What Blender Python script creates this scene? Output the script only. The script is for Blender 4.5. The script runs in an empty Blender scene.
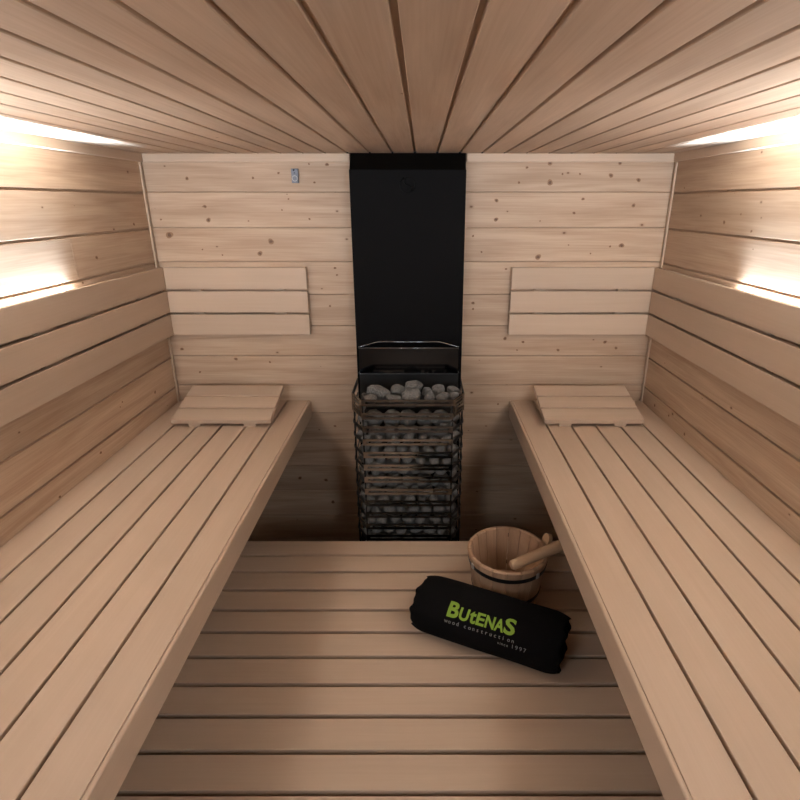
import bpy, bmesh, math, random
from mathutils import Vector, Matrix

R = random.Random(7)
C = bpy.context.scene.collection
sc = bpy.context.scene

# ------------------------------------------------------------------ camera, light, exposure
CAMX, CAMZ = 0.051, 1.881
cam_d = bpy.data.cameras.new('camera')
cam = bpy.data.objects.new('camera', cam_d)
C.objects.link(cam)
cam.location = (CAMX, 0, CAMZ)
cam.rotation_euler = (math.radians(90 - 20.1), 0, 0)
cam_d.sensor_width = 36
cam_d.lens = 541 / 800 * 36
cam_d.shift_x = -22 / 800
cam_d.clip_start = 0.01
sc.camera = cam

sc.view_settings.view_transform = 'Standard'
sc.view_settings.look = 'None'
sc.view_settings.gamma = 1
sc.view_settings.use_curve_mapping = False
sc.view_settings.exposure = 0.36

world = bpy.data.worlds.new('world')
sc.world = world
world.use_nodes = True
world.node_tree.nodes['Background'].inputs[0].default_value = (0.8, 0.85, 1, 1)
world.node_tree.nodes['Background'].inputs[1].default_value = 0.02

LED_POWER = 60.0
LED_START = 0.9
LED_COL = (0.62, 0.80, 1.0)


def area(name, loc, rot, sx, sy, power, col, spread=180):
    d = bpy.data.lights.new(name, 'AREA')
    d.shape = 'RECTANGLE'
    d.size, d.size_y = sx, sy
    d.energy = power
    d.color = col
    d.spread = math.radians(spread)
    o = bpy.data.objects.new(name, d)
    o.location = loc
    o.rotation_euler = rot
    C.objects.link(o)
    return o


# room numbers (metres)
XW = 0.998           # half width
YB = 2.2             # back wall
YF = -1.0            # wall behind the camera
ZC = 2.05            # ceiling
ZBEN = 1.0755        # bench top
ZDECK = 0.681        # lower slatted platform top
PITCH = 0.1285       # wall boards
GR0 = CAMZ + 0.016 * 2.2  # height of the topmost visible groove

# added fill lights without fittings, unseen at the sides and behind the camera
WHITE = (0.80, 0.875, 0.95)
for s_ in (-1, 1):
    area('fill_up', (s_ * 0.88, 0.65, 1.66), (math.pi, 0, 0), 0.1, 0.5, 2.5, WHITE, 120)
    area('fill_up', (s_ * 0.88, 0.8, 1.66), (math.pi - math.radians(30), 0, 0), 0.1, 0.5, 3.0, WHITE, 120)
    area('fill_side', (s_ * 0.93, -0.6, 1.72), (0, s_ * math.radians(90), -s_ * math.radians(35)), 0.5, 0.8, 12.5, WHITE)
    area('fill_forward', (s_ * 0.6, -0.8, 1.75), (math.radians(96), 0, 0), 0.3, 0.3, 1.65, (0.86, 0.90, 0.96), 45)


# ------------------------------------------------------------------ materials
def new_mat(name):
    m = bpy.data.materials.new(name)
    m.use_nodes = True
    nt = m.node_tree
    return m, nt, nt.nodes['Principled BSDF']


def plain(name, col, rough=0.5, metal=0.0, bump=0.0, scale=200, spec=0.5, var=0.0):
    m, nt, p = new_mat(name)
    p.inputs['Base Color'].default_value = (*col, 1)
    p.inputs['Roughness'].default_value = rough
    p.inputs['Metallic'].default_value = metal
    p.inputs['Specular IOR Level'].default_value = spec
    tc = nt.nodes.new('ShaderNodeTexCoord')
    n = nt.nodes.new('ShaderNodeTexNoise')
    n.inputs['Scale'].default_value = scale
    n.inputs['Detail'].default_value = 3
    nt.links.new(tc.outputs['Object'], n.inputs['Vector'])
    if var:
        mx = nt.nodes.new('ShaderNodeMix')
        mx.data_type = 'RGBA'
        mx.inputs[6].default_value = (*[c * (1 - var) for c in col], 1)
        mx.inputs[7].default_value = (*[min(1, c * (1 + var)) for c in col], 1)
        nt.links.new(n.outputs['Fac'], mx.inputs[0])
        nt.links.new(mx.outputs[2], p.inputs['Base Color'])
    if bump:
        b = nt.nodes.new('ShaderNodeBump')
        b.inputs['Strength'].default_value = bump
        b.inputs['Distance'].default_value = 0.004 if name.endswith('stone') else 0.002
        nt.links.new(n.outputs['Fac'], b.inputs['Height'])
        nt.links.new(b.outputs['Normal'], p.inputs['Normal'])
    return m


def wood(name, dark, light, knots=0.0, grain=1.0, rough=0.55, tint=0.12, knot_col=(0.12, 0.05, 0.02)):
    """Board timber: u runs along the grain, v across it (metres); 'tint' is one number per board."""
    m, nt, p = new_mat(name)
    N, L = nt.nodes.new, nt.links.new
    uv = N('ShaderNodeUVMap')
    uv.uv_map = 'UVMap'
    mp = N('ShaderNodeMapping')
    mp.inputs['Scale'].default_value = (2.2, 26, 1)
    L(uv.outputs[0], mp.inputs[0])
    n1 = N('ShaderNodeTexNoise')
    n1.inputs['Scale'].default_value = 1.0
    n1.inputs['Detail'].default_value = 5
    n1.inputs['Distortion'].default_value = 0.6
    L(mp.outputs[0], n1.inputs['Vector'])
    mp2 = N('ShaderNodeMapping')
    mp2.inputs['Scale'].default_value = (5, 190, 1)
    L(uv.outputs[0], mp2.inputs[0])
    n2 = N('ShaderNodeTexNoise')
    n2.inputs['Scale'].default_value = 1.0
    n2.inputs['Detail'].default_value = 3
    L(mp2.outputs[0], n2.inputs['Vector'])
    add = N('ShaderNodeMix')
    add.data_type = 'FLOAT'
    add.inputs[0].default_value = 0.35
    L(n1.outputs['Fac'], add.inputs[2])
    L(n2.outputs['Fac'], add.inputs[3])
    mr = N('ShaderNodeMapRange')
    mr.inputs['From Min'].default_value = 0.5 - 0.22 / grain
    mr.inputs['From Max'].default_value = 0.5 + 0.22 / grain
    L(add.outputs[0], mr.inputs['Value'])
    mx = N('ShaderNodeMix')
    mx.data_type = 'RGBA'
    mx.inputs[6].default_value = (*dark, 1)
    mx.inputs[7].default_value = (*light, 1)
    L(mr.outputs[0], mx.inputs[0])
    at = N('ShaderNodeAttribute')
    at.attribute_name = 'tint'
    tr = N('ShaderNodeMapRange')
    tr.inputs['To Min'].default_value = 1 - tint
    tr.inputs['To Max'].default_value = 1 + tint
    L(at.outputs['Fac'], tr.inputs['Value'])
    sc_ = N('ShaderNodeVectorMath')
    sc_.operation = 'SCALE'
    L(mx.outputs[2], sc_.inputs[0])
    L(tr.outputs[0], sc_.inputs['Scale'])
    col = sc_.outputs[0]
    if knots:
        v = N('ShaderNodeTexVoronoi')
        v.voronoi_dimensions = '2D'
        mk = N('ShaderNodeMapping')
        mk.inputs['Scale'].default_value = (6.0, 9.0, 1)
        L(uv.outputs[0], mk.inputs[0])
        L(mk.outputs[0], v.inputs['Vector'])
        v.inputs['Scale'].default_value = 1.0
        # knot radius per cell
        sep = N('ShaderNodeSeparateColor')
        L(v.outputs['Color'], sep.inputs[0])
        rr = N('ShaderNodeMapRange')
        rr.inputs['From Min'].default_value = 1 - knots
        rr.inputs['From Max'].default_value = 1
        rr.inputs['To Min'].default_value = 0.0008
        rr.inputs['To Max'].default_value = 0.085
        L(sep.outputs[0], rr.inputs['Value'])
        d = N('ShaderNodeMath')
        d.operation = 'DIVIDE'
        L(v.outputs['Distance'], d.inputs[0])
        L(rr.outputs[0], d.inputs[1])
        ramp = N('ShaderNodeValToRGB')
        e = ramp.color_ramp.elements
        e[0].position, e[0].color = 0.0, (1, 1, 1, 1)
        e[1].position, e[1].color = 1.0, (0, 0, 0, 1)
        x = ramp.color_ramp.elements.new(0.35)
        x.color = (0.75, 0.75, 0.75, 1)
        x = ramp.color_ramp.elements.new(0.5)
        x.color = (0.22, 0.22, 0.22, 1)
        L(d.outputs[0], ramp.inputs[0])
        km = N('ShaderNodeMix')
        km.data_type = 'RGBA'
        km.inputs[7].default_value = (*knot_col, 1)
        L(ramp.outputs['Color'], km.inputs[0])
        L(col, km.inputs[6])
        col = km.outputs[2]
    L(col, p.inputs['Base Color'])
    p.inputs['Roughness'].default_value = rough
    p.inputs['Specular IOR Level'].default_value = 0.3
    b = N('ShaderNodeBump')
    b.inputs['Strength'].default_value = 0.12
    b.inputs['Distance'].default_value = 0.001
    L(n2.outputs['Fac'], b.inputs['Height'])
    L(b.outputs['Normal'], p.inputs['Normal'])
    return m


M = {}
M['spruce'] = wood('spruce_cladding', (0.405, 0.275, 0.185), (0.57, 0.42, 0.30), knots=0.35, grain=1.45, tint=0.09)
M['ceiling'] = wood('spruce_ceiling', (0.42, 0.29, 0.20), (0.56, 0.42, 0.31), knots=0.12, grain=1.2, tint=0.10)
M['aspen'] = wood('aspen_slats', (0.49, 0.365, 0.265), (0.55, 0.415, 0.31), grain=0.9, tint=0.045, rough=0.5)
M['trimwood'] = wood('spruce_trim', (0.50, 0.37, 0.27), (0.60, 0.46, 0.345), grain=1.0, tint=0.05)
M['pail'] = wood('pine_pail', (0.32, 0.19, 0.115), (0.47, 0.30, 0.19), grain=1.1, tint=0.10)
M['ladle'] = wood('birch_ladle', (0.44, 0.29, 0.175), (0.54, 0.37, 0.235), grain=0.9, tint=0.03)
M['knot'] = plain('knot', (0.13, 0.062, 0.03), 0.6, scale=400, var=0.35)
M['knot_pale'] = plain('knot_pale', (0.27, 0.15, 0.08), 0.6, scale=400, var=0.3)
M['black'] = plain('black_powder_coat', (0.0040, 0.0036, 0.0038), 0.65, bump=0.05, scale=900, spec=0.06)
M['gloss'] = plain('gloss_black', (0.0022, 0.0022, 0.0022), 0.45, scale=50, spec=0.1)
M['mirror'] = plain('dark_polished_steel', (0.055, 0.060, 0.070), 0.10, metal=1.0, bump=0.01, scale=30)
M['steel'] = plain('brushed_steel', (0.33, 0.315, 0.30), 0.13, metal=1.0, bump=0.02, scale=60)
M['darksteel'] = plain('dark_steel', (0.03, 0.028, 0.027), 0.4, metal=0.8)
M['backplate'] = plain('dull_dark_steel', (0.07, 0.068, 0.066), 0.28, metal=0.9)  # dark steel, duller than the guard panel
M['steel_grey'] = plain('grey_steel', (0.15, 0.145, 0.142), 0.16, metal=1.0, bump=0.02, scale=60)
M['steel_dimmed'] = plain('steel_dim_reflection', (0.045, 0.044, 0.043), 0.2, metal=1.0, bump=0.02, scale=60)  # slat steel with the gloom reflected by the lowest rows put into its colour
M['edge'] = plain('bright_steel_edge', (0.42, 0.43, 0.45), 0.25, metal=1.0)
M['stone'] = plain('olivine_stone', (0.165, 0.162, 0.156), 0.9, bump=1.0, scale=8, var=0.95, spec=0.2)
M['towel'] = plain('black_terry', (0.0045, 0.004, 0.0042), 0.95, bump=0.5, scale=500, spec=0.1)
M['green'] = plain('green_thread', (0.21, 0.34, 0.03), 0.8, bump=0.5, scale=900)
M['white'] = plain('white_thread', (0.20, 0.20, 0.20), 0.8)
M['hoop'] = plain('black_hoop', (0.012, 0.011, 0.011), 0.4, metal=0.3)
M['clip'] = plain('zinc_clip', (0.55, 0.53, 0.5), 0.4, metal=0.7)
M['plastic'] = plain('grey_plastic', (0.17, 0.185, 0.225), 0.5, var=0.2)
M['hole'] = plain('dark_opening', (0.012, 0.012, 0.013), 0.7)
M['smoked'] = plain('smoked_glass', (0.02, 0.018, 0.017), 0.15)
M['floor'] = plain('floor_tile', (0.10, 0.09, 0.085), 0.6, bump=0.1, scale=30, var=0.2)
m, nt, p = new_mat('led_diffuser')
p.inputs['Base Color'].default_value = (0.9, 0.9, 0.9, 1)
p.inputs['Emission Color'].default_value = (*LED_COL, 1)
p.inputs['Emission Strength'].default_value = 45
M['led'] = m


# ------------------------------------------------------------------ mesh helpers
class MB:
    def __init__(self):
        self.bm = bmesh.new()
        self.uv = self.bm.loops.layers.uv.new('UVMap')
        self.tint = self.bm.faces.layers.float.new('tint')
        self.mats = []

    def slot(self, mat):
        if mat is None:
            return 0
        if mat not in self.mats:
            self.mats.append(mat)
        return self.mats.index(mat)

    def _finish(self, faces, axis, mat=None, tint=None, smooth=False):
        ou, ov = R.uniform(0, 40), R.uniform(0, 40)
        t = R.random() if tint is None else tint
        s = self.slot(mat)
        a2, a3 = [k for k in range(3) if k != axis]
        for f in faces:
            f[self.tint] = t
            f.material_index = s
            f.smooth = smooth
            n = f.normal
            for l in f.loops:
                co = l.vert.co
                if abs(n[axis]) > 0.8:
                    l[self.uv].uv = (ou + co[a2] * 0.15, ov + co[a3])
                else:
                    l[self.uv].uv = (ou + co[axis], ov + co[a2] * (abs(n[a3]) > 0.3 or 0.5) + co[a3] * (abs(n[a2]) > 0.3 or 0.5))

    def box(self, lo, hi, axis=0, bev=0.0, seg=1, mat=None, tint=None, mtx=None):
        bm = self.bm
        old = set(bm.faces)
        vs = [bm.verts.new((x, y, z)) for x in (lo[0], hi[0]) for y in (lo[1], hi[1]) for z in (lo[2], hi[2])]
        q = [(0, 1, 3, 2), (4, 6, 7, 5), (0, 4, 5, 1), (2, 3, 7, 6), (0, 2, 6, 4), (1, 5, 7, 3)]
        fs = [bm.faces.new([vs[i] for i in f]) for f in q]
        if bev:
            es = {e for f in fs for e in f.edges}
            bmesh.ops.bevel(bm, geom=list(es), offset=bev, segments=seg, profile=0.6, affect='EDGES')
        faces = [f for f in bm.faces if f not in old]
        for f in faces:
            f.normal_update()
        self._finish(faces, axis, mat, tint)
        if mtx is not None:
            bmesh.ops.transform(bm, matrix=mtx, verts=list({v for f in faces for v in f.verts}))
        return faces

    def prism(self, prof, axis, a, b, mat=None, tint=None, bev=0.0):
        """profile of 2-D points (the two other axes, in order) swept from a to b along axis"""
        bm = self.bm
        old = set(bm.faces)
        o = [k for k in range(3) if k != axis]

        def mk(p, t):
            c = [0, 0, 0]
            c[axis] = t
            c[o[0]], c[o[1]] = p
            return bm.verts.new(c)
        A = [mk(p, a) for p in prof]
        B = [mk(p, b) for p in prof]
        n = len(prof)
        fs = [bm.faces.new(A), bm.faces.new(B[::-1])]
        for i in range(n):
            fs.append(bm.faces.new([A[i], B[i], B[(i + 1) % n], A[(i + 1) % n]]))
        bmesh.ops.recalc_face_normals(bm, faces=fs)
        if bev:
            es = {e for f in fs for e in f.edges}
            bmesh.ops.bevel(bm, geom=list(es), offset=bev, segments=1, affect='EDGES')
        faces = [f for f in bm.faces if f not in old]
        for f in faces:
            f.normal_update()
        self._finish(faces, axis, mat, tint)

    def tube(self, pts, r, n=10, mat=None, closed=False, caps=True):
        bm = self.bm
        old = set(bm.faces)
        pts = [Vector(p) for p in pts]
        rings = []
        rad = r if isinstance(r, (list, tuple)) else [r] * len(pts)
        for i, p_ in enumerate(pts):
            if closed:
                d = pts[(i + 1) % len(pts)] - pts[i - 1]
            else:
                d = pts[min(i + 1, len(pts) - 1)] - pts[max(i - 1, 0)]
            d.normalize()
            up = Vector((0, 0, 1)) if abs(d.z) < 0.9 else Vector((1, 0, 0))
            s = d.cross(up).normalized()
            u = s.cross(d)
            rings.append([bm.verts.new(p_ + (s * math.cos(2 * math.pi * k / n) + u * math.sin(2 * math.pi * k / n)) * rad[i]) for k in range(n)])
        m_ = len(rings)
        fs = []
        for i in range(m_ if closed else m_ - 1):
            a, b = rings[i], rings[(i + 1) % m_]
            for k in range(n):
                fs.append(bm.faces.new([a[k], b[k], b[(k + 1) % n], a[(k + 1) % n]]))
        if caps and not closed:
            fs.append(bm.faces.new(rings[0]))
            fs.append(bm.faces.new(rings[-1][::-1]))
        bmesh.ops.recalc_face_normals(bm, faces=fs)
        for f in fs:
            f.normal_update()
        self._finish(fs, 0, mat, None, True)

    def disc(self, centre, right, up, rx, ry, n=14, lift=0.0004, mat=None):
        right, up = Vector(right), Vector(up)
        nrm = right.cross(up)
        c = Vector(centre) + nrm * lift
        ph = R.random() * 6
        vs = []
        for k in range(n):
            a = 2 * math.pi * k / n
            w = 1 + 0.12 * math.sin(2 * a + ph) + 0.07 * math.sin(3 * a + 2 * ph)
            vs.append(self.bm.verts.new(c + right * rx * w * math.cos(a) + up * ry * w * math.sin(a)))
        f = self.bm.faces.new(vs)
        f.normal_update()
        self._finish([f], 0, mat)

    def build(self, name, mat, parent=None, smooth=False):
        me = bpy.data.meshes.new(name)
        bm = self.bm
        if smooth:
            for f in bm.faces:
                f.smooth = True
        # the per-face number has to be a mesh attribute the shader can read
        bm.to_mesh(me)
        bm.free()
        for x in (self.mats or [mat]):
            me.materials.append(x)
        o = bpy.data.objects.new(name, me)
        C.objects.link(o)
        if parent is not None:
            o.parent = parent
            o.matrix_parent_inverse = Matrix.Translation(parent.location).inverted() if parent.rotation_euler.z == 0 else Matrix.Identity(4)
        return o


def tag(o, label=None, cat=None, group=None, kind=None):
    if label:
        o['label'] = label
    if cat:
        o['category'] = cat
    if group:
        o['group'] = group
    if kind:
        o['kind'] = kind
    return o


def empty(name, loc, label, cat, group=None):
    o = bpy.data.objects.new(name, None)
    o.empty_display_size = 0.05
    o.location = loc
    C.objects.link(o)
    return tag(o, label, cat, group)


def struct(mb, name, mat):
    return tag(mb.build(name, mat), kind='structure')


def at_plane_y(px, py, Y):
    """world point on the plane y = Y seen at photo pixel (px, py)"""
    t = 400 - py
    dy = 541 * math.cos(math.radians(20.1)) + t * math.sin(math.radians(20.1))
    dz = -541 * math.sin(math.radians(20.1)) + t * math.cos(math.radians(20.1))
    return Vector((CAMX + (px - 422) / dy * Y, Y, CAMZ + dz / dy * Y))


def at_plane_x(px, py, X):
    t = 400 - py
    dy = 541 * math.cos(math.radians(20.1)) + t * math.sin(math.radians(20.1))
    dz = -541 * math.sin(math.radians(20.1)) + t * math.cos(math.radians(20.1))
    Y = (X - CAMX) * dy / (px - 422)
    return Vector((X, Y, CAMZ + dz / dy * Y))


# ------------------------------------------------------------------ room shell
mb = MB()
for i in range(8):
    for j in range(9):
        x0, y0 = -XW - 0.03 + i * 0.26, YF - 0.03 + j * 0.37
        mb.box((x0, y0, -0.03), (x0 + 0.256, y0 + 0.366, 0.0), bev=0.001)
mb.box((-XW - 0.05, YF - 0.05, -0.06), (XW + 0.05, YB + 0.05, -0.004))
struct(mb, 'floor', M['floor'])

# back wall boards (grain along x)
zs = [GR0 + k * PITCH for k in range(-16, 3)]
mb = MB()
for z0, z1 in zip(zs[:-1], zs[1:]):
    lo, hi = max(z0, 0.0), min(z1, ZC)
    if hi - lo < 0.01:
        continue
    mb.box((-XW, YB, lo + 0.0007), (XW, YB + 0.015, hi - 0.0007), 0, bev=0.0022, mat=M['spruce'])
mb.box((-XW - 0.03, YB + 0.012, 0), (XW + 0.03, YB + 0.03, ZC), 0, mat=M['spruce'])
# knots where the photograph shows them on the back wall (pixels -> points of the wall plane)
KN = [(187, 178.5, 1.6), (209, 194.5, 2.1), (205, 206.5, 1.6), (208.5, 220, 2.1), (169.5, 235, 3.2), (271, 241.5, 2.7),
      (260, 253.5, 2.3), (253, 178, 1.2), (278.5, 173, 1.1), (314.5, 182.5, 1.1), (309, 164, .9), (282, 210, .8),
      (309.5, 219, 1.0), (161, 219.5, .9), (248.5, 221, .7), (242, 263, 1.4), (202.5, 249.5, .8), (222.5, 255, .8),
      (234.5, 161.5, 1.0), (280, 158.5, .9), (327, 164.5, 1.6), (153, 158.7, .9), (288.5, 199, .8),
      (550, 163, 2.2), (550, 182.5, 2.6), (527, 167.5, 1.2), (519, 182.5, 1.2), (611, 175.5, 2.0), (638.5, 180, 1.9),
      (620, 163, 1.7), (562.5, 174, 1.0), (580, 174, 1.0), (496.5, 200.5, 1.7), (496, 219.5, 1.9), (583, 199, 1.4),
      (633.5, 205.5, 1.8), (574, 213, 1.4), (540, 221, .7), (544, 230, 2.4), (538, 257, 2.6), (621.5, 245.5, 2.3), (610, 246.5, 1.0),
      (590.5, 253.5, .8), (568.5, 245, .7), (481.5, 252, 1.0), (473, 236, 1.0), (506, 269, 1.0), (473, 303, 1.6), (473, 309, 1.1),
      (505, 338.5, 1.8), (523, 342, 1.4), (558, 350, 1.6), (605, 342, 1.8), (616, 348, 1.6), (517, 350, .9),
      (182, 349, 1.7), (236, 359, 1.8), (270, 362, 1.2), (330, 306, 1.1), (336, 327, 1.1), (335, 268, 1.2), (337, 275, 1.0), (498, 404, 1.1),
      (335, 426, 1.4), (300, 478, 2.0), (326, 480, 2.0), (333, 502, 2.0), (281, 514, 2.0), (486, 426, 1.0), (200, 372, 1.2)]
for px, py, r in KN:
    P = at_plane_y(px, py, YB)
    rm = r / 570 * YB
    if min(abs(P.z - g) for g in zs) < rm + 0.002:
        continue
    mb.disc(P, (1, 0, 0), (0, 0, 1), rm * 1.15, rm, mat=M['knot_pale'], lift=0.0003)
    mb.disc(P, (1, 0, 0), (0, 0, 1), rm * 0.62, rm * 0.55, mat=M['knot'], lift=0.0006)
struct(mb, 'wall_back', M['spruce'])

# side walls (grain along y), a wider shadow gap between the boards
for nm, s in (('wall_left', -1), ('wall_right', 1)):
    mb = MB()
    for z0, z1 in zip(zs[:-1], zs[1:]):
        lo, hi = max(z0, 0.0), min(z1, ZC)
        if hi - lo < 0.01:
            continue
        xa, xb = sorted((s * XW, s * (XW + 0.015)))
        y0 = YF
        while y0 < YB - 0.01:
            y1 = YB if R.random() < 0.45 else min(YB, y0 + R.uniform(1.2, 3.0))
            if YB - y1 < 0.15:
                y1 = YB
            mb.box((xa, y0 + 0.0003, lo + 0.0005), (xb, y1 - 0.0003, hi - 0.007), 1, bev=0.0012, mat=M['spruce'])
            y0 = y1
    xa, xb = sorted((s * (XW + 0.009), s * (XW + 0.03)))
    mb.box((xa, YF, 0), (xb, YB, ZC), 1, mat=M['spruce'])
    for k in range(46):
        y, z, r = R.uniform(0.2, 2.1), R.uniform(1.05, 2.0), R.uniform(0.0025, 0.0065)
        if min(abs(z - g) for g in zs) < r + 0.008:
            continue
        rt = (0, -s, 0)
        mb.disc((s * XW, y, z), rt, (0, 0, 1), r * 1.2, r, mat=M['knot_pale'], lift=0.0003)
        mb.disc((s * XW, y, z), rt, (0, 0, 1), r * 0.6, r * .5, mat=M['knot'], lift=0.0006)
    struct(mb, nm, M['spruce'])

mb = MB()
for z0, z1 in zip(zs[:-1], zs[1:]):
    lo, hi = max(z0, 0.0), min(z1, ZC)
    if hi - lo > 0.01:
        mb.box((-XW, YF - 0.015, lo + 0.001), (XW, YF, hi - 0.001), 0, bev=0.002)
mb.box((-XW - 0.03, YF - 0.03, 0), (XW + 0.03, YF - 0.012, ZC), 0)
struct(mb, 'wall_front', M['smoked'])

# ceiling boards (grain along y)
mb = MB()
CP = 0.0828
k0 = -14
for k in range(k0, 15):
    x0, x1 = 0.0245 + k * CP, 0.0245 + (k + 1) * CP
    a, b = max(x0, -XW - 0.02), min(x1, XW + 0.02)
    if b - a < 0.012:
        continue
    mb.box((a + 0.0042, YF, ZC), (b - 0.0042, YB, ZC + 0.014), 1, bev=0.0012)
mb.box((-XW - 0.03, YF - 0.03, ZC + 0.008), (XW + 0.03, YB + 0.03, ZC + 0.03), 1)
struct(mb, 'ceiling', M['ceiling'])

# cornices and corner trims
mb = MB()
mb.box((-XW + 0.013, YB - 0.012, ZC - 0.030), (-0.217, YB, ZC), 0, bev=0.002)
mb.box((0.217, YB - 0.012, ZC - 0.030), (XW - 0.013, YB, ZC), 0, bev=0.002)
struct(mb, 'trim_1', M['trimwood'])
for i, s in ((2, -1), (3, 1)):
    mb = MB()
    xa, xb = sorted((s * XW, s * (XW - 0.012)))
    mb.box((xa, YF, ZC - 0.029), (xb, YB - 0.75, ZC), 1, bev=0.0015)
    mb.box((xa, YB - 0.7495, ZC - 0.029), (xb, YB - 0.001, ZC), 1, bev=0.0015)
    struct(mb, 'trim_%d' % i, M['trimwood'])
for i, s in ((4, -1), (5, 1)):
    mb = MB()
    xa, xb = sorted((s * XW, s * (XW - 0.007)))
    mb.box((xa, YB - 0.022, 0), (xb, YB - 0.008, ZC - 0.030), 2, bev=0.003, seg=2)
    struct(mb, 'trim_%d' % i, M['trimwood'])

# ------------------------------------------------------------------ benches
BP = 0.0932


def bench(s):
    side = 'left' if s < 0 else 'right'
    t = empty('sauna_bench', (s * 0.714, 0.9, ZBEN - 0.09),
              'upper slatted wooden bench along the %s wall%s' % (side, '' if s < 0 else ', its front edge beside the pail'),
              'bench', 'upper benches')
    edges = [0.4405, 0.5300] + [0.5300 + BP * k for k in range(1, 6)]
    edges[-1] = XW
    for i, (a, b) in enumerate(zip(edges[:-1], edges[1:])):
        m_ = MB()
        g0 = 0 if i == 0 else 0.0036
        g1 = 0.0036 if i < 5 else 0.0015
        xa, xb = sorted((s * (a + g0), s * (b - g1)))
        m_.box((xa, -0.55, ZBEN - 0.036), (xb, YB - 0.004, ZBEN), 1, bev=0.0010, seg=1)
        m_.build('slat', M['aspen'], t)
    m_ = MB()
    xa, xb = sorted((s * 0.4300, s * 0.4400))
    m_.box((xa, -0.55, ZBEN - 0.074), (xb, YB - 0.004, ZBEN), 1, bev=0.004, seg=3)
    m_.build('fascia', M['aspen'], t)
    for y in (-0.3, 0.35, 1.0, 1.62, 2.12):
        m_ = MB()
        xa, xb = sorted((s * 0.4405, s * XW))
        m_.box((xa, y - 0.025, ZBEN - 0.070), (xb, y + 0.025, ZBEN - 0.0365), 0, bev=0.002)
        m_.build('bearer', M['aspen'], t)


bench(-1)
bench(1)

# lower slatted platform
t = empty('slatted_platform', (0, 0.6, ZDECK - 0.07), 'low slatted wooden platform between the benches, towel and pail on it', 'platform')
y = 1.732
k = 0
while y > -0.6:
    m_ = MB()
    m_.box((-XW + 0.004, y - BP + 0.0120, ZDECK - 0.036), (XW - 0.004, y, ZDECK), 0, bev=0.0010, seg=1)
    m_.build('slat', M['aspen'], t)
    y -= BP
    k += 1
for x in (-0.9, -0.3, 0.3, 0.9):
    m_ = MB()
    m_.box((x - 0.022, -0.6, ZDECK - 0.075), (x + 0.022, 1.725, ZDECK - 0.0365), 1, bev=0.002)
    m_.build('bearer', M['aspen'], t)
for x in (-0.9, 0.9):
    for y in (-0.5, 0.6, 1.68):
        m_ = MB()
        m_.box((x - 0.022, y - 0.03, 0), (x + 0.022, y + 0.03, ZDECK - 0.0755), 2, bev=0.002)
        m_.build('leg', M['aspen'], t)

# ------------------------------------------------------------------ backrests
ZT = CAMZ - 0.2403
BH = 0.0925
BK = 0.018      # cleat and board thickness


def backrest_back(s):
    side = 'left' if s < 0 else 'right'
    t = empty('backrest', (s * 0.7, YB - 0.001, ZT - 3 * BH), 'short three-slat backrest on the back wall, %s of the black heater column' % side, 'backrest', 'short backrests on the back wall')
    for i in range(3):
        m_ = MB()
        xa, xb = sorted((s * 0.4045, s * (XW - 2 * BK - 0.0004)))
        m_.box((xa, YB - 2 * BK, ZT - i * BH - 0.0832), (xb, YB - BK - 0.0003, ZT - i * BH), 0, bev=0.0016, seg=2)
        m_.build('slat', M['aspen'], t)
    for x in (0.523, 0.853):
        m_ = MB()
        xa, xb = sorted((s * (x - 0.021), s * (x + 0.021)))
        m_.box((xa, YB - BK, ZT - 2 * BH - 0.08), (xb, YB, ZT - 0.012), 2, bev=0.001)
        m_.build('cleat', M['aspen'], t)


def backrest_side(s):
    side = 'left' if s < 0 else 'right'
    t = empty('backrest', (s * XW, 0.9, ZT - 3 * BH), 'long three-slat backrest along the %s wall, white glow above it' % side, 'backrest', 'long backrests on the side walls')
    for i in range(3):
        m_ = MB()
        xa, xb = sorted((s * (XW - 2 * BK), s * (XW - BK - 0.0003)))
        m_.box((xa, -0.55, ZT - i * BH - 0.0832), (xb, YB - 2 * BK, ZT - i * BH), 1, bev=0.0016, seg=2)
        m_.build('slat', M['aspen'], t)
    for y in (-0.35, 0.25, 0.85, 1.46, 2.02):
        m_ = MB()
        xa, xb = sorted((s * (XW - BK), s * (XW - 0.0008)))
        m_.box((xa, y - 0.036, ZT - 2 * BH - 0.08), (xb, y + 0.036, ZT - 0.075), 2, bev=0.001)
        m_.build('cleat', M['aspen'], t)
    # the LED strip that lies in the gap behind the top slat and shines upward
    x = s * (XW - 0.009)
    st = empty('led_strip', (x, 0.6, ZT - 0.058), 'white led strip tucked behind the backrest along the %s wall' % side, 'light strip', 'led strips behind the long backrests')
    m_ = MB()
    m_.box((x - 0.0075, LED_START, ZT - 0.062), (x + 0.0075, LED_END, ZT - 0.054), 1, mat=M['clip'])
    m_.build('channel', M['clip'], st)
    m_ = MB()
    m_.box((x - 0.006, LED_START, ZT - 0.0539), (x + 0.006, LED_END, ZT - 0.051), 1)
    m_.build('diffuser', M['led'], st)
    area('led_strip_light', (s * (XW - 0.004), (LED_END + LED_START) / 2, ZT - 0.048), (math.pi, -s * math.radians(32), 0), 0.005, LED_END - LED_START, LED_POWER, LED_COL, 84)


LED_END = 1.62
for s in (-1, 1):
    backrest_back(s)
    backrest_side(s)


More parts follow.
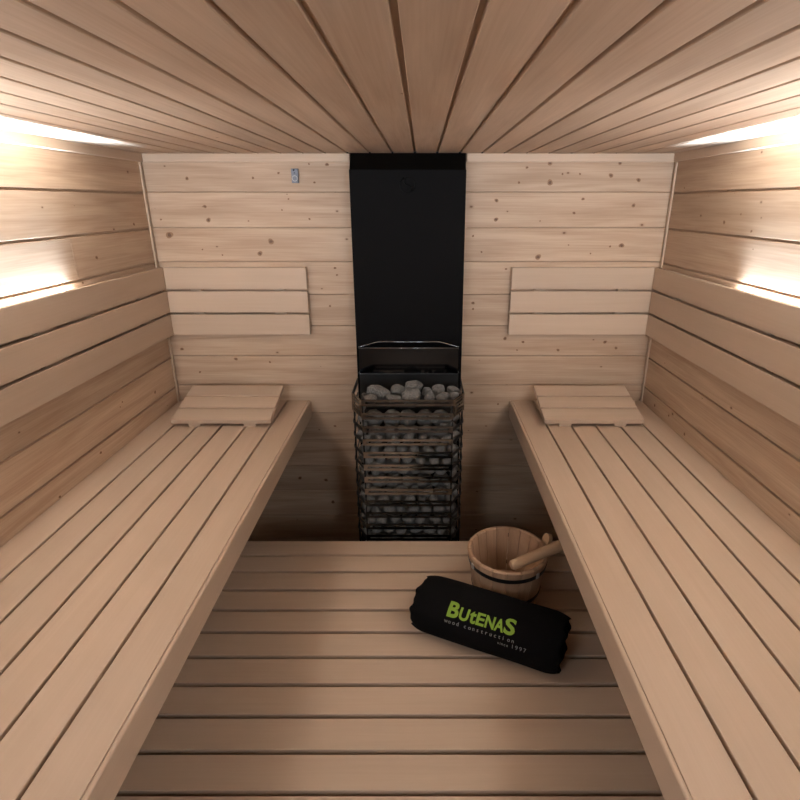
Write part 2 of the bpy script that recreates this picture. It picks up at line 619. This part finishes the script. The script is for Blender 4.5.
# ------------------------------------------------------------------ headrests
def headrest(s, xc):
    side = 'left' if s < 0 else 'right'
    t = empty('headrest', (xc, 2.02, ZBEN), 'sloping slatted headrest on the far end of the %s bench' % side, 'headrest', 'slatted headrests')
    a = math.atan2(0.060, 0.240)
    mt = Matrix.Translation((xc, 1.898, ZBEN + 0.015)) @ Matrix.Rotation(a, 4, 'X')
    for i in range(3):
        m_ = MB()
        m_.box((-0.1885, i * 0.0835, 0), (0.1885, i * 0.0835 + 0.0745, 0.018), 0, bev=0.0022, seg=2, mtx=mt)
        m_.build('slat', M['aspen'], t)
    for x in (-0.105, 0.105):
        m_ = MB()
        L = 0.243
        m_.prism([(1.905, ZBEN), (1.905 + L, ZBEN), (1.905 + L, ZBEN + 0.0155 + (L + .005) * math.tan(a)), (1.905, ZBEN + 0.0155)],
                 0, xc + x - 0.022, xc + x + 0.022)
        m_.build('runner', M['aspen'], t)


headrest(-1, -0.712)
headrest(1, 0.703)

# ------------------------------------------------------------------ heater
h = empty('sauna_heater', (0, 2.0, 0), 'tall black sauna heater with a slatted steel stone basket in front of the back wall', 'heater')
CW = 0.2085
YCF = 2.08
m_ = MB()
ztop = CAMZ + 0.109
m_.box((-CW, YCF, 0.30), (CW, YB - 0.001, ztop), 2, bev=0.003, seg=2)
m_.build('column', M['black'], h)
m_ = MB()
# slanted cap from the front edge up to the ceiling
bm = m_.bm
pts = [(-CW + .002, YCF + .003, ztop), (CW - .002, YCF + .003, ztop), (CW - .002, YB - 0.001, ztop), (-CW + .002, YB - 0.001, ztop),
       (-CW - .003, YB - 0.03, ZC - 0.001), (CW + .003, YB - 0.03, ZC - 0.001), (CW + .003, YB - 0.001, ZC - 0.001), (-CW - .003, YB - 0.001, ZC - 0.001)]
v = [bm.verts.new(q) for q in pts]
for f in ((0, 1, 5, 4), (1, 2, 6, 5), (2, 3, 7, 6), (3, 0, 4, 7), (4, 5, 6, 7), (3, 2, 1, 0)):
    bm.faces.new([v[i] for i in f])
bmesh.ops.recalc_face_normals(bm, faces=list(bm.faces))
m_.build('column_cap', M['gloss'], h)

# round emblem: a broken ring around an S
m_ = MB()
ec = at_plane_y(407.5, 184.8, YCF - 0.0008)
er = 0.027


def ept(x, z):
    return (ec.x + x * er, ec.y, ec.z + z * er)


def arc(a0, a1, r=1.0, cx=0, cz=0, n=16):
    return [ept(cx + r * math.cos(math.radians(a0 + (a1 - a0) * i / n)), cz + r * math.sin(math.radians(a0 + (a1 - a0) * i / n))) for i in range(n + 1)]


m_.tube(arc(118, 290), 0.0022, 6)
m_.tube(arc(-52, 62), 0.0022, 6)
sp = arc(60, 260, .42, 0.0, .40) + arc(85, -100, .42, 0.12, -.42)
m_.tube(sp, 0.0028, 6)
m_.build('emblem', M['gloss'], h)

# deflector shelf, glossy guard panel, mirror panel behind the stones
m_ = MB()
z0 = CAMZ - 0.517
bm = m_.bm
tri = [(-0.190, 1.997), (0.190, 1.997), (0.122, YCF), (-0.122, YCF)]
lo_ = [bm.verts.new((x, y, z0 - 0.004)) for x, y in tri]
hi_ = [bm.verts.new((x, y, z0)) for x, y in tri]
bm.faces.new(lo_[::-1])
bm.faces.new(hi_)
for i in range(4):
    bm.faces.new([lo_[i], lo_[(i + 1) % 4], hi_[(i + 1) % 4], hi_[i]])
bmesh.ops.recalc_face_normals(bm, faces=list(bm.faces))
m_.build('deflector_shelf', M['mirror'], h)
m_ = MB()
m_.tube([(-0.190, 1.997, z0), (-0.122, YCF - .002, z0 + .0005), (0.122, YCF - .002, z0 + .0005), (0.190, 1.997, z0)], 0.0011, 6)
m_.build('shelf_edge', M['edge'], h)
m_ = MB()
m_.tube([(-0.190, 1.9972, z0 - .004), (0.190, 1.9972, z0 - .004)], 0.0009, 6)
m_.build('shelf_edge', M['edge'], h)
m_ = MB()
m_.box((-0.190, 2.0, CAMZ - 0.622), (0.190, 2.003, CAMZ - 0.5215), 0, bev=0.0008)
m_.build('guard_panel', M['mirror'], h)
m_ = MB()
m_.box((-0.194, 2.030, 0.62), (0.194, 2.033, CAMZ - 0.622), 0)
m_.box((-0.194, 2.0035, CAMZ - 0.624), (0.194, 2.030, CAMZ - 0.622), 0)
m_.build('back_plate', M['backplate'], h)
m_ = MB()
m_.box((-0.190, 1.9985, CAMZ - 0.6245), (0.190, 2.003, CAMZ - 0.6222), 0)
m_.build('guard_edge', M['edge'], h)

# the basket: twelve visible slotted front slats, and the bars that carry on round the corners
RIM = CAMZ - 0.663
RP = 0.0505
FX, FY, SX, SY = 0.163, 1.78, 0.2045, 1.86


def plate(mb_, p, q, z, hgt, th, slot=0.0, margin=0.012, mat=None):
    """upright strip from p to q (x, y) with an optional long slot"""
    p, q = Vector((p[0], p[1], 0)), Vector((q[0], q[1], 0))
    L = (q - p).length
    d = (q - p) / L
    n = Vector((-d.y, d.x, 0))
    mt = Matrix((Vector((d.x, n.x, 0, p.x)), Vector((d.y, n.y, 0, p.y)), Vector((0, 0, 1, z)), Vector((0, 0, 0, 1))))
    if slot:
        rails = [((0, 0, -hgt / 2), (L, th, -slot / 2)), ((0, 0, slot / 2), (L, th, hgt / 2)),
                 ((0, 0, -slot / 2), (margin, th, slot / 2)), ((L - margin, 0, -slot / 2), (L, th, slot / 2))]
    else:
        rails = [((0, 0, -hgt / 2), (L, th, hgt / 2))]
    for lo, hi in rails:
        mb_.box(lo, hi, 0, mtx=mt, mat=mat)


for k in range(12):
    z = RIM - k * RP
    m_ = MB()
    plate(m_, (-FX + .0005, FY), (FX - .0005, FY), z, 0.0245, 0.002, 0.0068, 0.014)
    m_.build('basket_slat', M['steel_grey'] if k < 3 else M['steel'] if k < 8 else M['steel_dimmed'], h)  # darker steel copies at the top; lowest rows carry reflected gloom as colour
    for s in (-1, 1):
        m_ = MB()
        a_, b_, c_ = (s * FX, FY), (s * SX, SY), (s * SX, 2.03)
        for pp, qq in ((a_, b_), (b_, c_)):
            if s < 0:
                pp, qq = qq, pp
            plate(m_, pp, qq, z, 0.012 if k else 0.0245, 0.002)
        bmesh.ops.remove_doubles(m_.bm, verts=list(m_.bm.verts), dist=0.0004)
        m_.build('basket_side_bar', M['darksteel'], h)
for s in (-1, 1):
    for (x, y) in ((FX - 0.004, FY + 0.006), (SX - 0.006, SY + 0.002)):
        m_ = MB()
        m_.box((s * x - 0.003, y - 0.003, 0.56), (s * x + 0.003, y + 0.003, RIM + 0.012), 2)
        m_.build('basket_post', M['darksteel'], h)
    # slotted corner bracket at the rim
    m_ = MB()
    a_, b_ = Vector((s * FX, FY - 0.0015)), Vector((s * (SX + 0.0015), SY - 0.0005))
    pp, qq = (a_, b_) if s > 0 else (b_, a_)
    for dz in (0.004, -0.0205, -0.045):
        plate(m_, pp, qq, RIM + dz, 0.0165 if dz > 0 else 0.020, 0.0018, 0.0055, 0.02)
    for dz in (-0.0085, -0.0325):
        m1 = pp.lerp(qq, 0.22)
        m2 = pp.lerp(qq, 0.78)
        plate(m_, pp, m1, RIM + dz, 0.006, 0.0018)
        plate(m_, m2, qq, RIM + dz, 0.006, 0.0018)
    m_.build('corner_bracket', M['steel'], h)
m_ = MB()
m_.prism([(-FX, FY + .002), (FX, FY + .002), (SX, SY), (SX, YCF), (-SX, YCF), (-SX, SY)], 2, 0.0, 0.56)
m_.build('base', M['black'], h)
m_ = MB()
m_.box((-0.165, 1.965, 0.565), (0.165, 2.029, 1.13), 2)
m_.build('heating_core', M['hole'], h)

# ------------------------------------------------------------------ stones: each one its own object
from mathutils import noise as mnoise


def stone_mesh(seed, sub, rough):
    rr = random.Random(seed)
    bm = bmesh.new()
    bmesh.ops.create_icosphere(bm, subdivisions=sub, radius=1.0)
    off = Vector((rr.uniform(0, 50), rr.uniform(0, 50), rr.uniform(0, 50)))
    cuts = [(Vector((rr.gauss(0, 1), rr.gauss(0, 1), rr.gauss(0, 1))).normalized(), rr.uniform(0.62, 0.88)) for _ in range(7)]
    for v in bm.verts:
        c = v.co.copy()
        d = 1 + 0.26 * mnoise.noise(c * 1.1 + off) + 0.12 * mnoise.noise(c * 2.6 + off) + rough * mnoise.noise(c * 9 + off)
        c = c * d
        for n, k in cuts:
            e = c.dot(n) - k
            if e > 0:
                c -= n * e * 0.75
        v.co = c
    mx_ = [max(abs(v.co[k]) for v in bm.verts) for k in range(3)]
    for v in bm.verts:
        v.co = Vector((v.co.x / mx_[0], v.co.y / mx_[1], v.co.z / mx_[2]))
    for f in bm.faces:
        f.smooth = True
    me = bpy.data.meshes.new('stone')
    bm.to_mesh(me)
    bm.free()
    me.materials.append(M['stone'])
    return me


SM_TOP = [stone_mesh(s, 4, 0.03) for s in range(6)]
SM_IN = [stone_mesh(s + 50, 3, 0.025) for s in range(10)]


def stone(me, loc, r, label, group, name='sauna_stone'):
    o = bpy.data.objects.new(name, me)
    o.location = loc
    o.scale = r
    o.rotation_euler = (R.uniform(-.35, .35), R.uniform(-.35, .35), R.uniform(0, 6.3))
    C.objects.link(o)
    tag(o, label, 'stone', group)
    return o


TOP = [  # pixel x, y, depth, width px, height px, label
    (379, 392.5, 1.915, 23, 17, 'large rough grey stone at the left of the heaped stone bed, back row'),
    (398, 391.5, 1.93, 16, 12, 'small grey stone between the large left one and the tallest middle one'),
    (413.5, 387.5, 1.945, 20, 14, 'tallest pale grey stone at the back middle of the stone bed'),
    (427, 391.5, 1.935, 10, 9, 'small dark stone just right of the tallest middle stone'),
    (439, 391, 1.94, 15, 12, 'rounded grey stone second from the right in the back row of the stone bed'),
    (453.5, 390.5, 1.945, 13, 11, 'rounded grey stone in the far right corner of the stone bed'),
    (371, 399, 1.855, 14, 9, 'flat small stone below the large left stone, at the rim'),
    (393.5, 398.5, 1.855, 17, 8, 'flat brownish stone behind the rim under the small left stone'),
    (412.5, 396, 1.86, 22, 14, 'wide pale stone at the rim in front of the tallest middle stone'),
    (429.5, 397, 1.855, 11, 10, 'small stone at the rim right of the wide pale one'),
    (443, 397.5, 1.86, 15, 10, 'grey stone at the rim below the second from right'),
    (454, 396, 1.875, 11, 10, 'grey stone at the right end of the rim'),
    (363.5, 396.5, 1.91, 8, 7, 'small dark stone in the left corner of the basket top'),
]
for px, py, Y, w, hh, lab in TOP:
    P = at_plane_y(px, py, Y)
    k = Y / 508 / 2
    o = stone(R.choice(SM_TOP), P, (w * k * 1.05, w * k * 0.9, hh * k * 1.15), lab, 'stones heaped on the heater top')
    o.rotation_euler = (R.uniform(-.15, .15), R.uniform(-.15, .15), R.choice((0, math.pi)) + R.uniform(-.3, .3))

# stones packed behind the slats: front layer, second layer half a step over, and the two corners
z = 0.600
row = 0
while z < RIM - 0.035:
    n = 6 + (row % 2)
    for i in range(n):
        x = (i - (n - 1) / 2) * 0.0498 + R.uniform(-.007, .007)
        stone(R.choice(SM_IN), (x, 1.8085 + R.uniform(0, .005), z + R.uniform(-.006, .006)),
              (0.0245 * R.uniform(.72, 1.18), 0.0215 * R.uniform(.85, 1.0), 0.0205 * R.uniform(.62, 1.06)),
              'grey stone packed behind the front slats of the basket', 'stones behind the front slats')
    for s in (-1, 1):
        stone(R.choice(SM_IN), (s * (0.1735 if n == 7 else 0.158) + R.uniform(-.002, .002), 1.848 + (0.008 if n == 7 else -.02), z + R.uniform(-.004, .004)),
              (0.0195 * R.uniform(.8, 1), 0.0195 * R.uniform(.8, 1), 0.0195 * R.uniform(.85, 1.05)),
              'grey stone showing at the %s corner of the basket' % ('left' if s < 0 else 'right'),
              'stones at the %s basket corner' % ('left' if s < 0 else 'right'))
        stone(R.choice(SM_IN), (s * 0.1765, 1.908 + R.uniform(-.004, .004), z + R.uniform(-.004, .004)),
              (0.0195 * R.uniform(.8, 1), 0.0215 * R.uniform(.8, 1), 0.0195 * R.uniform(.85, 1.05)),
              'grey stone showing at the %s corner of the basket' % ('left' if s < 0 else 'right'),
              'stones at the %s basket corner' % ('left' if s < 0 else 'right'))
    z += 0.0425
    row += 1
# one thick heap fills the middle of the basket under the loose top stones
m_ = MB()
for k in range(9):
    zz = 0.60 + k * 0.065
    for i in range(5):
        mt = Matrix.Translation(((i - 2) * 0.062 + R.uniform(-.006, .006), 1.880, zz)) @ Matrix.Diagonal((0.036, 0.038, 0.035, 1))
        o_ = bmesh.ops.create_icosphere(m_.bm, subdivisions=2, radius=1.0, matrix=mt)
o = m_.build('stone_fill', M['stone'], smooth=True)
tag(o, 'shadowed mass of grey stones deep inside the heater basket', 'stones', kind='stuff')

# ------------------------------------------------------------------ pail and ladle
PC = Vector((0.3215, 1.442))
PZ = ZDECK
PH = 0.174
RT, RB, WT = 0.1265, 0.101, 0.013
pail = empty('water_pail', (PC.x, PC.y, PZ), 'round wooden stave pail with a black hoop, standing behind the black towel', 'pail')
m_ = MB()
NS = 18
for i in range(NS):
    a0, a1 = 2 * math.pi * i / NS + 0.008, 2 * math.pi * (i + 1) / NS - 0.008
    old = set(m_.bm.faces)
    V = {}
    for ia in range(4):
        a = a0 + (a1 - a0) * ia / 3
        for iz, (zz, f) in enumerate(((0, 0), (PH - 0.004, 1), (PH, 1))):
            ro = RB + (RT - RB) * f - (0.003 if iz == 2 else 0)
            ri = RB + (RT - RB) * f - WT + (0.003 if iz == 2 else 0)
            for ir, r_ in enumerate((ri, ro)):
                V[ia, iz, ir] = m_.bm.verts.new((PC.x + r_ * math.cos(a), PC.y + r_ * math.sin(a), PZ + zz))
    fs = []
    for ia in range(3):
        for iz in range(2):
            for ir in range(2):
                fs.append(m_.bm.faces.new([V[ia, iz, ir], V[ia + 1, iz, ir], V[ia + 1, iz + 1, ir], V[ia, iz + 1, ir]]))
        for iz in (0, 2):
            fs.append(m_.bm.faces.new([V[ia, iz, 0], V[ia + 1, iz, 0], V[ia + 1, iz, 1], V[ia, iz, 1]]))
    for ia in (0, 3):
        for iz in range(2):
            fs.append(m_.bm.faces.new([V[ia, iz, 0], V[ia, iz + 1, 0], V[ia, iz + 1, 1], V[ia, iz, 1]]))
    bmesh.ops.recalc_face_normals(m_.bm, faces=fs)
    for f in fs:
        f.normal_update()
    m_._finish(fs, 2)
m_.build('stave_wall', M['pail'], pail)
m_ = MB()
bmesh.ops.create_cone(m_.bm, cap_ends=True, segments=48, radius1=RB - WT + .001, radius2=RB - WT + .002, depth=0.014, matrix=Matrix.Translation((PC.x, PC.y, PZ + 0.018)))
m_._finish(list(m_.bm.faces), 0)
m_.build('bottom', M['pail'], pail)


def hoop(zc, hgt, name='hoop'):
    m2 = MB()
    n = 64
    rings = []
    for i in range(n):
        a = 2 * math.pi * i / n
        col = []
        for zz, dr in ((zc - hgt / 2, 0.0004), (zc - hgt / 2, 0.002), (zc + hgt / 2, 0.002), (zc + hgt / 2, 0.0004)):
            r_ = RB + (RT - RB) * zz / PH + dr
            col.append(m2.bm.verts.new((PC.x + r_ * math.cos(a), PC.y + r_ * math.sin(a), PZ + zz)))
        rings.append(col)
    for i in range(n):
        a, b = rings[i], rings[(i + 1) % n]
        for k in range(4):
            m2.bm.faces.new([a[k], b[k], b[(k + 1) % 4], a[(k + 1) % 4]])
    bmesh.ops.recalc_face_normals(m2.bm, faces=list(m2.bm.faces))
    m2.build(name, M['hoop'], pail, smooth=False)


hoop(0.142, 0.014)
hoop(0.045, 0.014)
for ang in (-156, -52):
    a = math.radians(ang)
    m_ = MB()
    r_ = RB + (RT - RB) * 0.145 / PH + 0.003
    m_.box((-0.002, -0.006, -0.009), (0.002, 0.006, 0.009), 2, bev=0.0012,
           mtx=Matrix.Translation((PC.x + r_ * math.cos(a), PC.y + r_ * math.sin(a), PZ + 0.146)) @ Matrix.Rotation(a, 4, 'Z'))
    tag(m_.build('hoop_clip', M['clip'], pail), 'pale metal hoop clip')
# the raised ear on the far right of the rim
a = math.radians(22)
m_ = MB()
mt = Matrix.Translation((PC.x + (RT - 0.003) * math.cos(a), PC.y + (RT - 0.003) * math.sin(a), PZ + PH - 0.045)) @ Matrix.Rotation(a, 4, 'Z') @ Matrix.Rotation(math.radians(18), 4, 'Y')
prof = [(-0.016, 0.0), (0.016, 0.0), (0.016, 0.050), (0.011, 0.062), (0.0, 0.066), (-0.011, 0.062), (-0.016, 0.050)]
bm = m_.bm
m_.prism(prof, 0, 0.004, 0.017)
bmesh.ops.transform(bm, matrix=mt, verts=list(bm.verts))
m_.build('ear', M['ladle'], pail)

# ladle lying across the rim
la = Vector((0.317, 1.345, PZ + PH + 0.008))
lb = Vector((0.477, 1.410, PZ + PH + 0.033))
d = (lb - la)
ladle = empty('ladle', la, 'thick pale wooden ladle handle lying across the pail rim towards the right bench', 'ladle')
m_ = MB()
L = d.length * 1.35
dn = d.normalized()
fr = [(0, .0115), (.004, .0145), (.02, .0157), (.12, .0165), (.20, .0178), (.205, .017)]
m_.tube([la + dn * q for q, _ in fr], [r for _, r in fr], 20)
m_.build('handle', M['ladle'], ladle)
m_ = MB()
cb = la + dn * 0.262
seg = []
for i in range(9):
    b = math.radians(-80 + i * 10 * 1.9)
    seg.append((0.058 * math.cos(b) * (1 if i < 8 else 1), 0.045 * math.sin(b)))
prof = [(0.010, -0.036), (0.035, -0.033), (0.050, -0.018), (0.055, 0.004), (0.056, 0.018), (0.052, 0.018), (0.050, 0.004), (0.044, -0.016), (0.030, -0.028), (0.008, -0.030)]
n = 32
rings = [[m_.bm.verts.new((cb.x + r_ * math.cos(2 * math.pi * i / n), cb.y + r_ * math.sin(2 * math.pi * i / n), cb.z + zz)) for i in range(n)] for r_, zz in prof]
for a_, b_ in zip(rings[:-1], rings[1:]):
    for i in range(n):
        m_.bm.faces.new([a_[i], a_[(i + 1) % n], b_[(i + 1) % n], b_[i]])
m_.bm.faces.new(rings[0])
m_.bm.faces.new(rings[-1])
bmesh.ops.recalc_face_normals(m_.bm, faces=list(m_.bm.faces))
m_._finish(list(m_.bm.faces), 0, smooth=True)
m_.build('bowl', M['ladle'], ladle)

# ------------------------------------------------------------------ rolled black towel with its embroidery
TA = Vector((0.048, 1.334, 0))
TB = Vector((0.440, 1.156, 0))
TL = (TB - TA).length
TU = (TB - TA) / TL
TV = Vector((-TU.y, TU.x, 0))      # away from the camera
HA, HB = 0.085, 0.067
TZ = ZDECK + HB - 0.001
towel = empty('rolled_towel', (*(TA + TB).xy / 2, ZDECK), 'rolled black towel with green and white lettering lying on the slats', 'towel')
NV = 72


def section(ph, k=1.0):
    """point of the flattened cross-section at angle ph"""
    e = 2 / 2.5
    c, s_ = math.cos(ph), math.sin(ph)
    return (HA * k * math.copysign(abs(c) ** e, c), HB * k * math.copysign(abs(s_) ** e, s_))


def sag(u):
    return 1 + 0.04 * math.sin(u * 2.3 + 0.5) + 0.02 * math.sin(u * 7)


def tw(u, y, zz):
    return TA + TU * u + TV * y + Vector((0, 0, TZ + zz))


m_ = MB()
bm = m_.bm
NU = 60
rings = []


def end_wave(ph, s_):
    return 0.0035 * math.sin(6 * ph + s_ * 1.1) + 0.002 * math.sin(13 * ph + s_)


# inner spiral rings of the left end, the body, then those of the right end
def ring(u, k, s_=0.0, wav=0.0):
    r_ = []
    for j in range(NV):
        ph = 2 * math.pi * j / NV
        y, zz = section(ph, k)
        kk = sag(u / TL)
        wr = 1 + 0.010 * mnoise.noise(Vector((u * 14, math.cos(ph) * 2, math.sin(ph) * 2)))
        P = tw(u + wav * end_wave(ph, s_), y * kk * wr, zz * (wr if zz > 0 else 1))
        r_.append(bm.verts.new(P))
    return r_


for k, du in ((0.12, .012), (0.3, .004), (.38, .016), (.52, .003), (.60, .016), (.69, .001), (.75, .014), (.84, -.002)):
    rings.append(ring(0.004 + du, k, 0, 0.6))
for i in range(NU + 1):
    f = i / NU
    edge = min(f, 1 - f) * NU
    k = 1 - 0.13 * max(0, 1 - edge / 6) ** 2.2
    rings.append(ring(TL * f, k, 0 if f < .5 else 2, max(0, 1 - edge / 6)))
for k, du in ((.84, -.002), (.75, .014), (.69, .001), (.60, .016), (.52, .003), (.38, .016), (.3, .004), (0.12, .012)):
    rings.append(ring(TL - 0.004 - du, k, 2, 0.6))
for a_, b_ in zip(rings[:-1], rings[1:]):
    for j in range(NV):
        bm.faces.new([a_[j], a_[(j + 1) % NV], b_[(j + 1) % NV], b_[j]])
bm.faces.new(rings[0])
bm.faces.new(rings[-1])
bmesh.ops.recalc_face_normals(bm, faces=list(bm.faces))
for v in bm.verts:
    v.co.z = max(v.co.z, ZDECK + 0.0006)
m_._finish(list(bm.faces), 0, smooth=True)
m_.build('roll', M['towel'], towel)

# arc-length table of the upper half of the section, measured from the top towards the camera (-) and away (+)
tab = []
prev = None
acc = 0.0
for i in range(0, 181):
    ph = math.pi - math.pi * i / 180       # camera side -> top -> far side
    y, zz = section(ph)
    if prev is not None:
        acc += math.hypot(y - prev[0], zz - prev[1])
    tab.append((acc, y, zz))
    prev = (y, zz)
mid = tab[90][0]


def on_towel(u, s_, lift):
    t_ = s_ + mid
    for (a_, y0, z0), (b_, y1, z1) in zip(tab[:-1], tab[1:]):
        if a_ <= t_ <= b_:
            f = (t_ - a_) / max(b_ - a_, 1e-9)
            y, zz = y0 + (y1 - y0) * f, z0 + (z1 - z0) * f
            break
    else:
        y, zz = 0, HB
    n = math.hypot(y / HA ** 2, zz / HB ** 2) or 1
    kk = sag(u / TL)
    return tw(u, y * kk + lift * (y / HA ** 2) / n, zz + lift * (zz / HB ** 2) / n)


def lettering(chars, mat, name):
    """chars: (string, u of its left edge, arc position of its baseline, height, bold offset, width)"""
    bm = bmesh.new()
    for txt, u0, s0, hgt, bold, xs in chars:
        cu = bpy.data.curves.new('lettering', 'FONT')
        cu.body = txt
        cu.size = 1.0
        cu.offset = bold
        cu.resolution_u = 4
        ob = bpy.data.objects.new('lettering', cu)
        C.objects.link(ob)
        dg = bpy.context.evaluated_depsgraph_get()
        me = bpy.data.meshes.new_from_object(ob.evaluated_get(dg))
        bpy.data.objects.remove(ob)
        b2 = bmesh.new()
        b2.from_mesh(me)
        bmesh.ops.triangulate(b2, faces=list(b2.faces))
        for _ in range(3):
            es = [e for e in b2.edges if e.calc_length() > 0.16]
            if not es:
                break
            bmesh.ops.subdivide_edges(b2, edges=es, cuts=1)
            bmesh.ops.triangulate(b2, faces=list(b2.faces))
        b2.verts.index_update()
        x0 = min(v.co.x for v in b2.verts)
        x1 = max(v.co.x for v in b2.verts)
        xs = xs / (x1 - x0) / hgt if xs else 1.0
        vm = {}
        for v in b2.verts:
            vm[v.index] = bm.verts.new(on_towel(u0 + (v.co.x - x0) * hgt * xs, s0 + v.co.y * hgt, 0.0016))
        for f in b2.faces:
            try:
                bm.faces.new([vm[v.index] for v in f.verts])
            except ValueError:
                pass
        b2.free()
        bpy.data.meshes.remove(me)
    for f in bm.faces:
        f.normal_update()
        if f.normal.z < 0 or f.normal.y > 0.3:
            f.normal_flip()
    me = bpy.data.meshes.new(name)
    bm.to_mesh(me)
    bm.free()
    me.materials.append(mat)
    o = bpy.data.objects.new(name, me)
    C.objects.link(o)
    o.parent = towel
    o.matrix_parent_inverse = Matrix.Translation(towel.location).inverted()
    return o


U0, S0 = 0.113, -0.077
KX = 0.89
big = [(c, U0 + u * KX, S0, hh, bo, w * KX) for c, u, hh, bo, w in (
    ('B', 0, 0.058, 0.035, 0.036), ('U', .0386, 0.045, 0.03, 0.031), ('t', .0722, 0.052, 0.03, 0.021), ('E', .0950, 0.045, 0.03, 0.026),
    ('N', .1235, 0.045, 0.03, 0.029), ('A', .1535, 0.045, 0.03, 0.029), ('S', .1825, 0.058, 0.03, 0.034))]
tag(lettering(big, M['green'], 'lettering'), 'green embroidered lettering')
small = []
u = U0 - .003
for ch in 'wood construction':
    if ch != ' ':
        small.append((ch, u, S0 - 0.018, 0.0145, 0.008, 0))
    u += 0.0122 if ch != ' ' else 0.010
u = U0 + .153
for ch in 'since':
    small.append((ch, u, S0 - 0.033, 0.0115, 0.0, 0))
    u += 0.0068 if ch != 'i' else 0.004
u += .006
for ch in '1997':
    small.append((ch, u + (.003 if ch == '1' else 0), S0 - 0.033, 0.0160, 0.0, 0))
    u += 0.0112
tag(lettering(small, M['white'], 'lettering'), 'small white embroidered lettering')

# ------------------------------------------------------------------ small grey sensor on the back wall
P0 = at_plane_y(290.8, 168.6, YB - 0.016)
P1 = at_plane_y(298.6, 183.0, YB - 0.016)
sen = empty('wall_sensor', ((P0.x + P1.x) / 2, YB, P1.z), 'small grey sensor box on the back wall, high above the left short backrest', 'sensor')
m_ = MB()
m_.box((P0.x, YB - 0.018, P1.z), (P1.x, YB - 0.0002, P0.z), 2, bev=0.002, seg=2)
m_.build('housing', M['plastic'], sen)
w_, h_ = P1.x - P0.x, P0.z - P1.z
m_ = MB()
for fx, fz, r in ((.42, .90, .0035), (.5, .70, .0022)):
    m_.disc((P0.x + w_ * fx, YB - 0.0181, P1.z + h_ * fz), (1, 0, 0), (0, 0, 1), r, r, lift=0.0003)
m_.build('opening', M['hole'], sen)
m_ = MB()
n = 24
m_.tube([(P0.x + w_ * .5 + .0095 * math.cos(2 * math.pi * i / n), YB - 0.0182, P1.z + h_ * .32 + .0095 * math.sin(2 * math.pi * i / n)) for i in range(n)], 0.0011, 6, closed=True)
m_.build('dial_ring', M['clip'], sen)
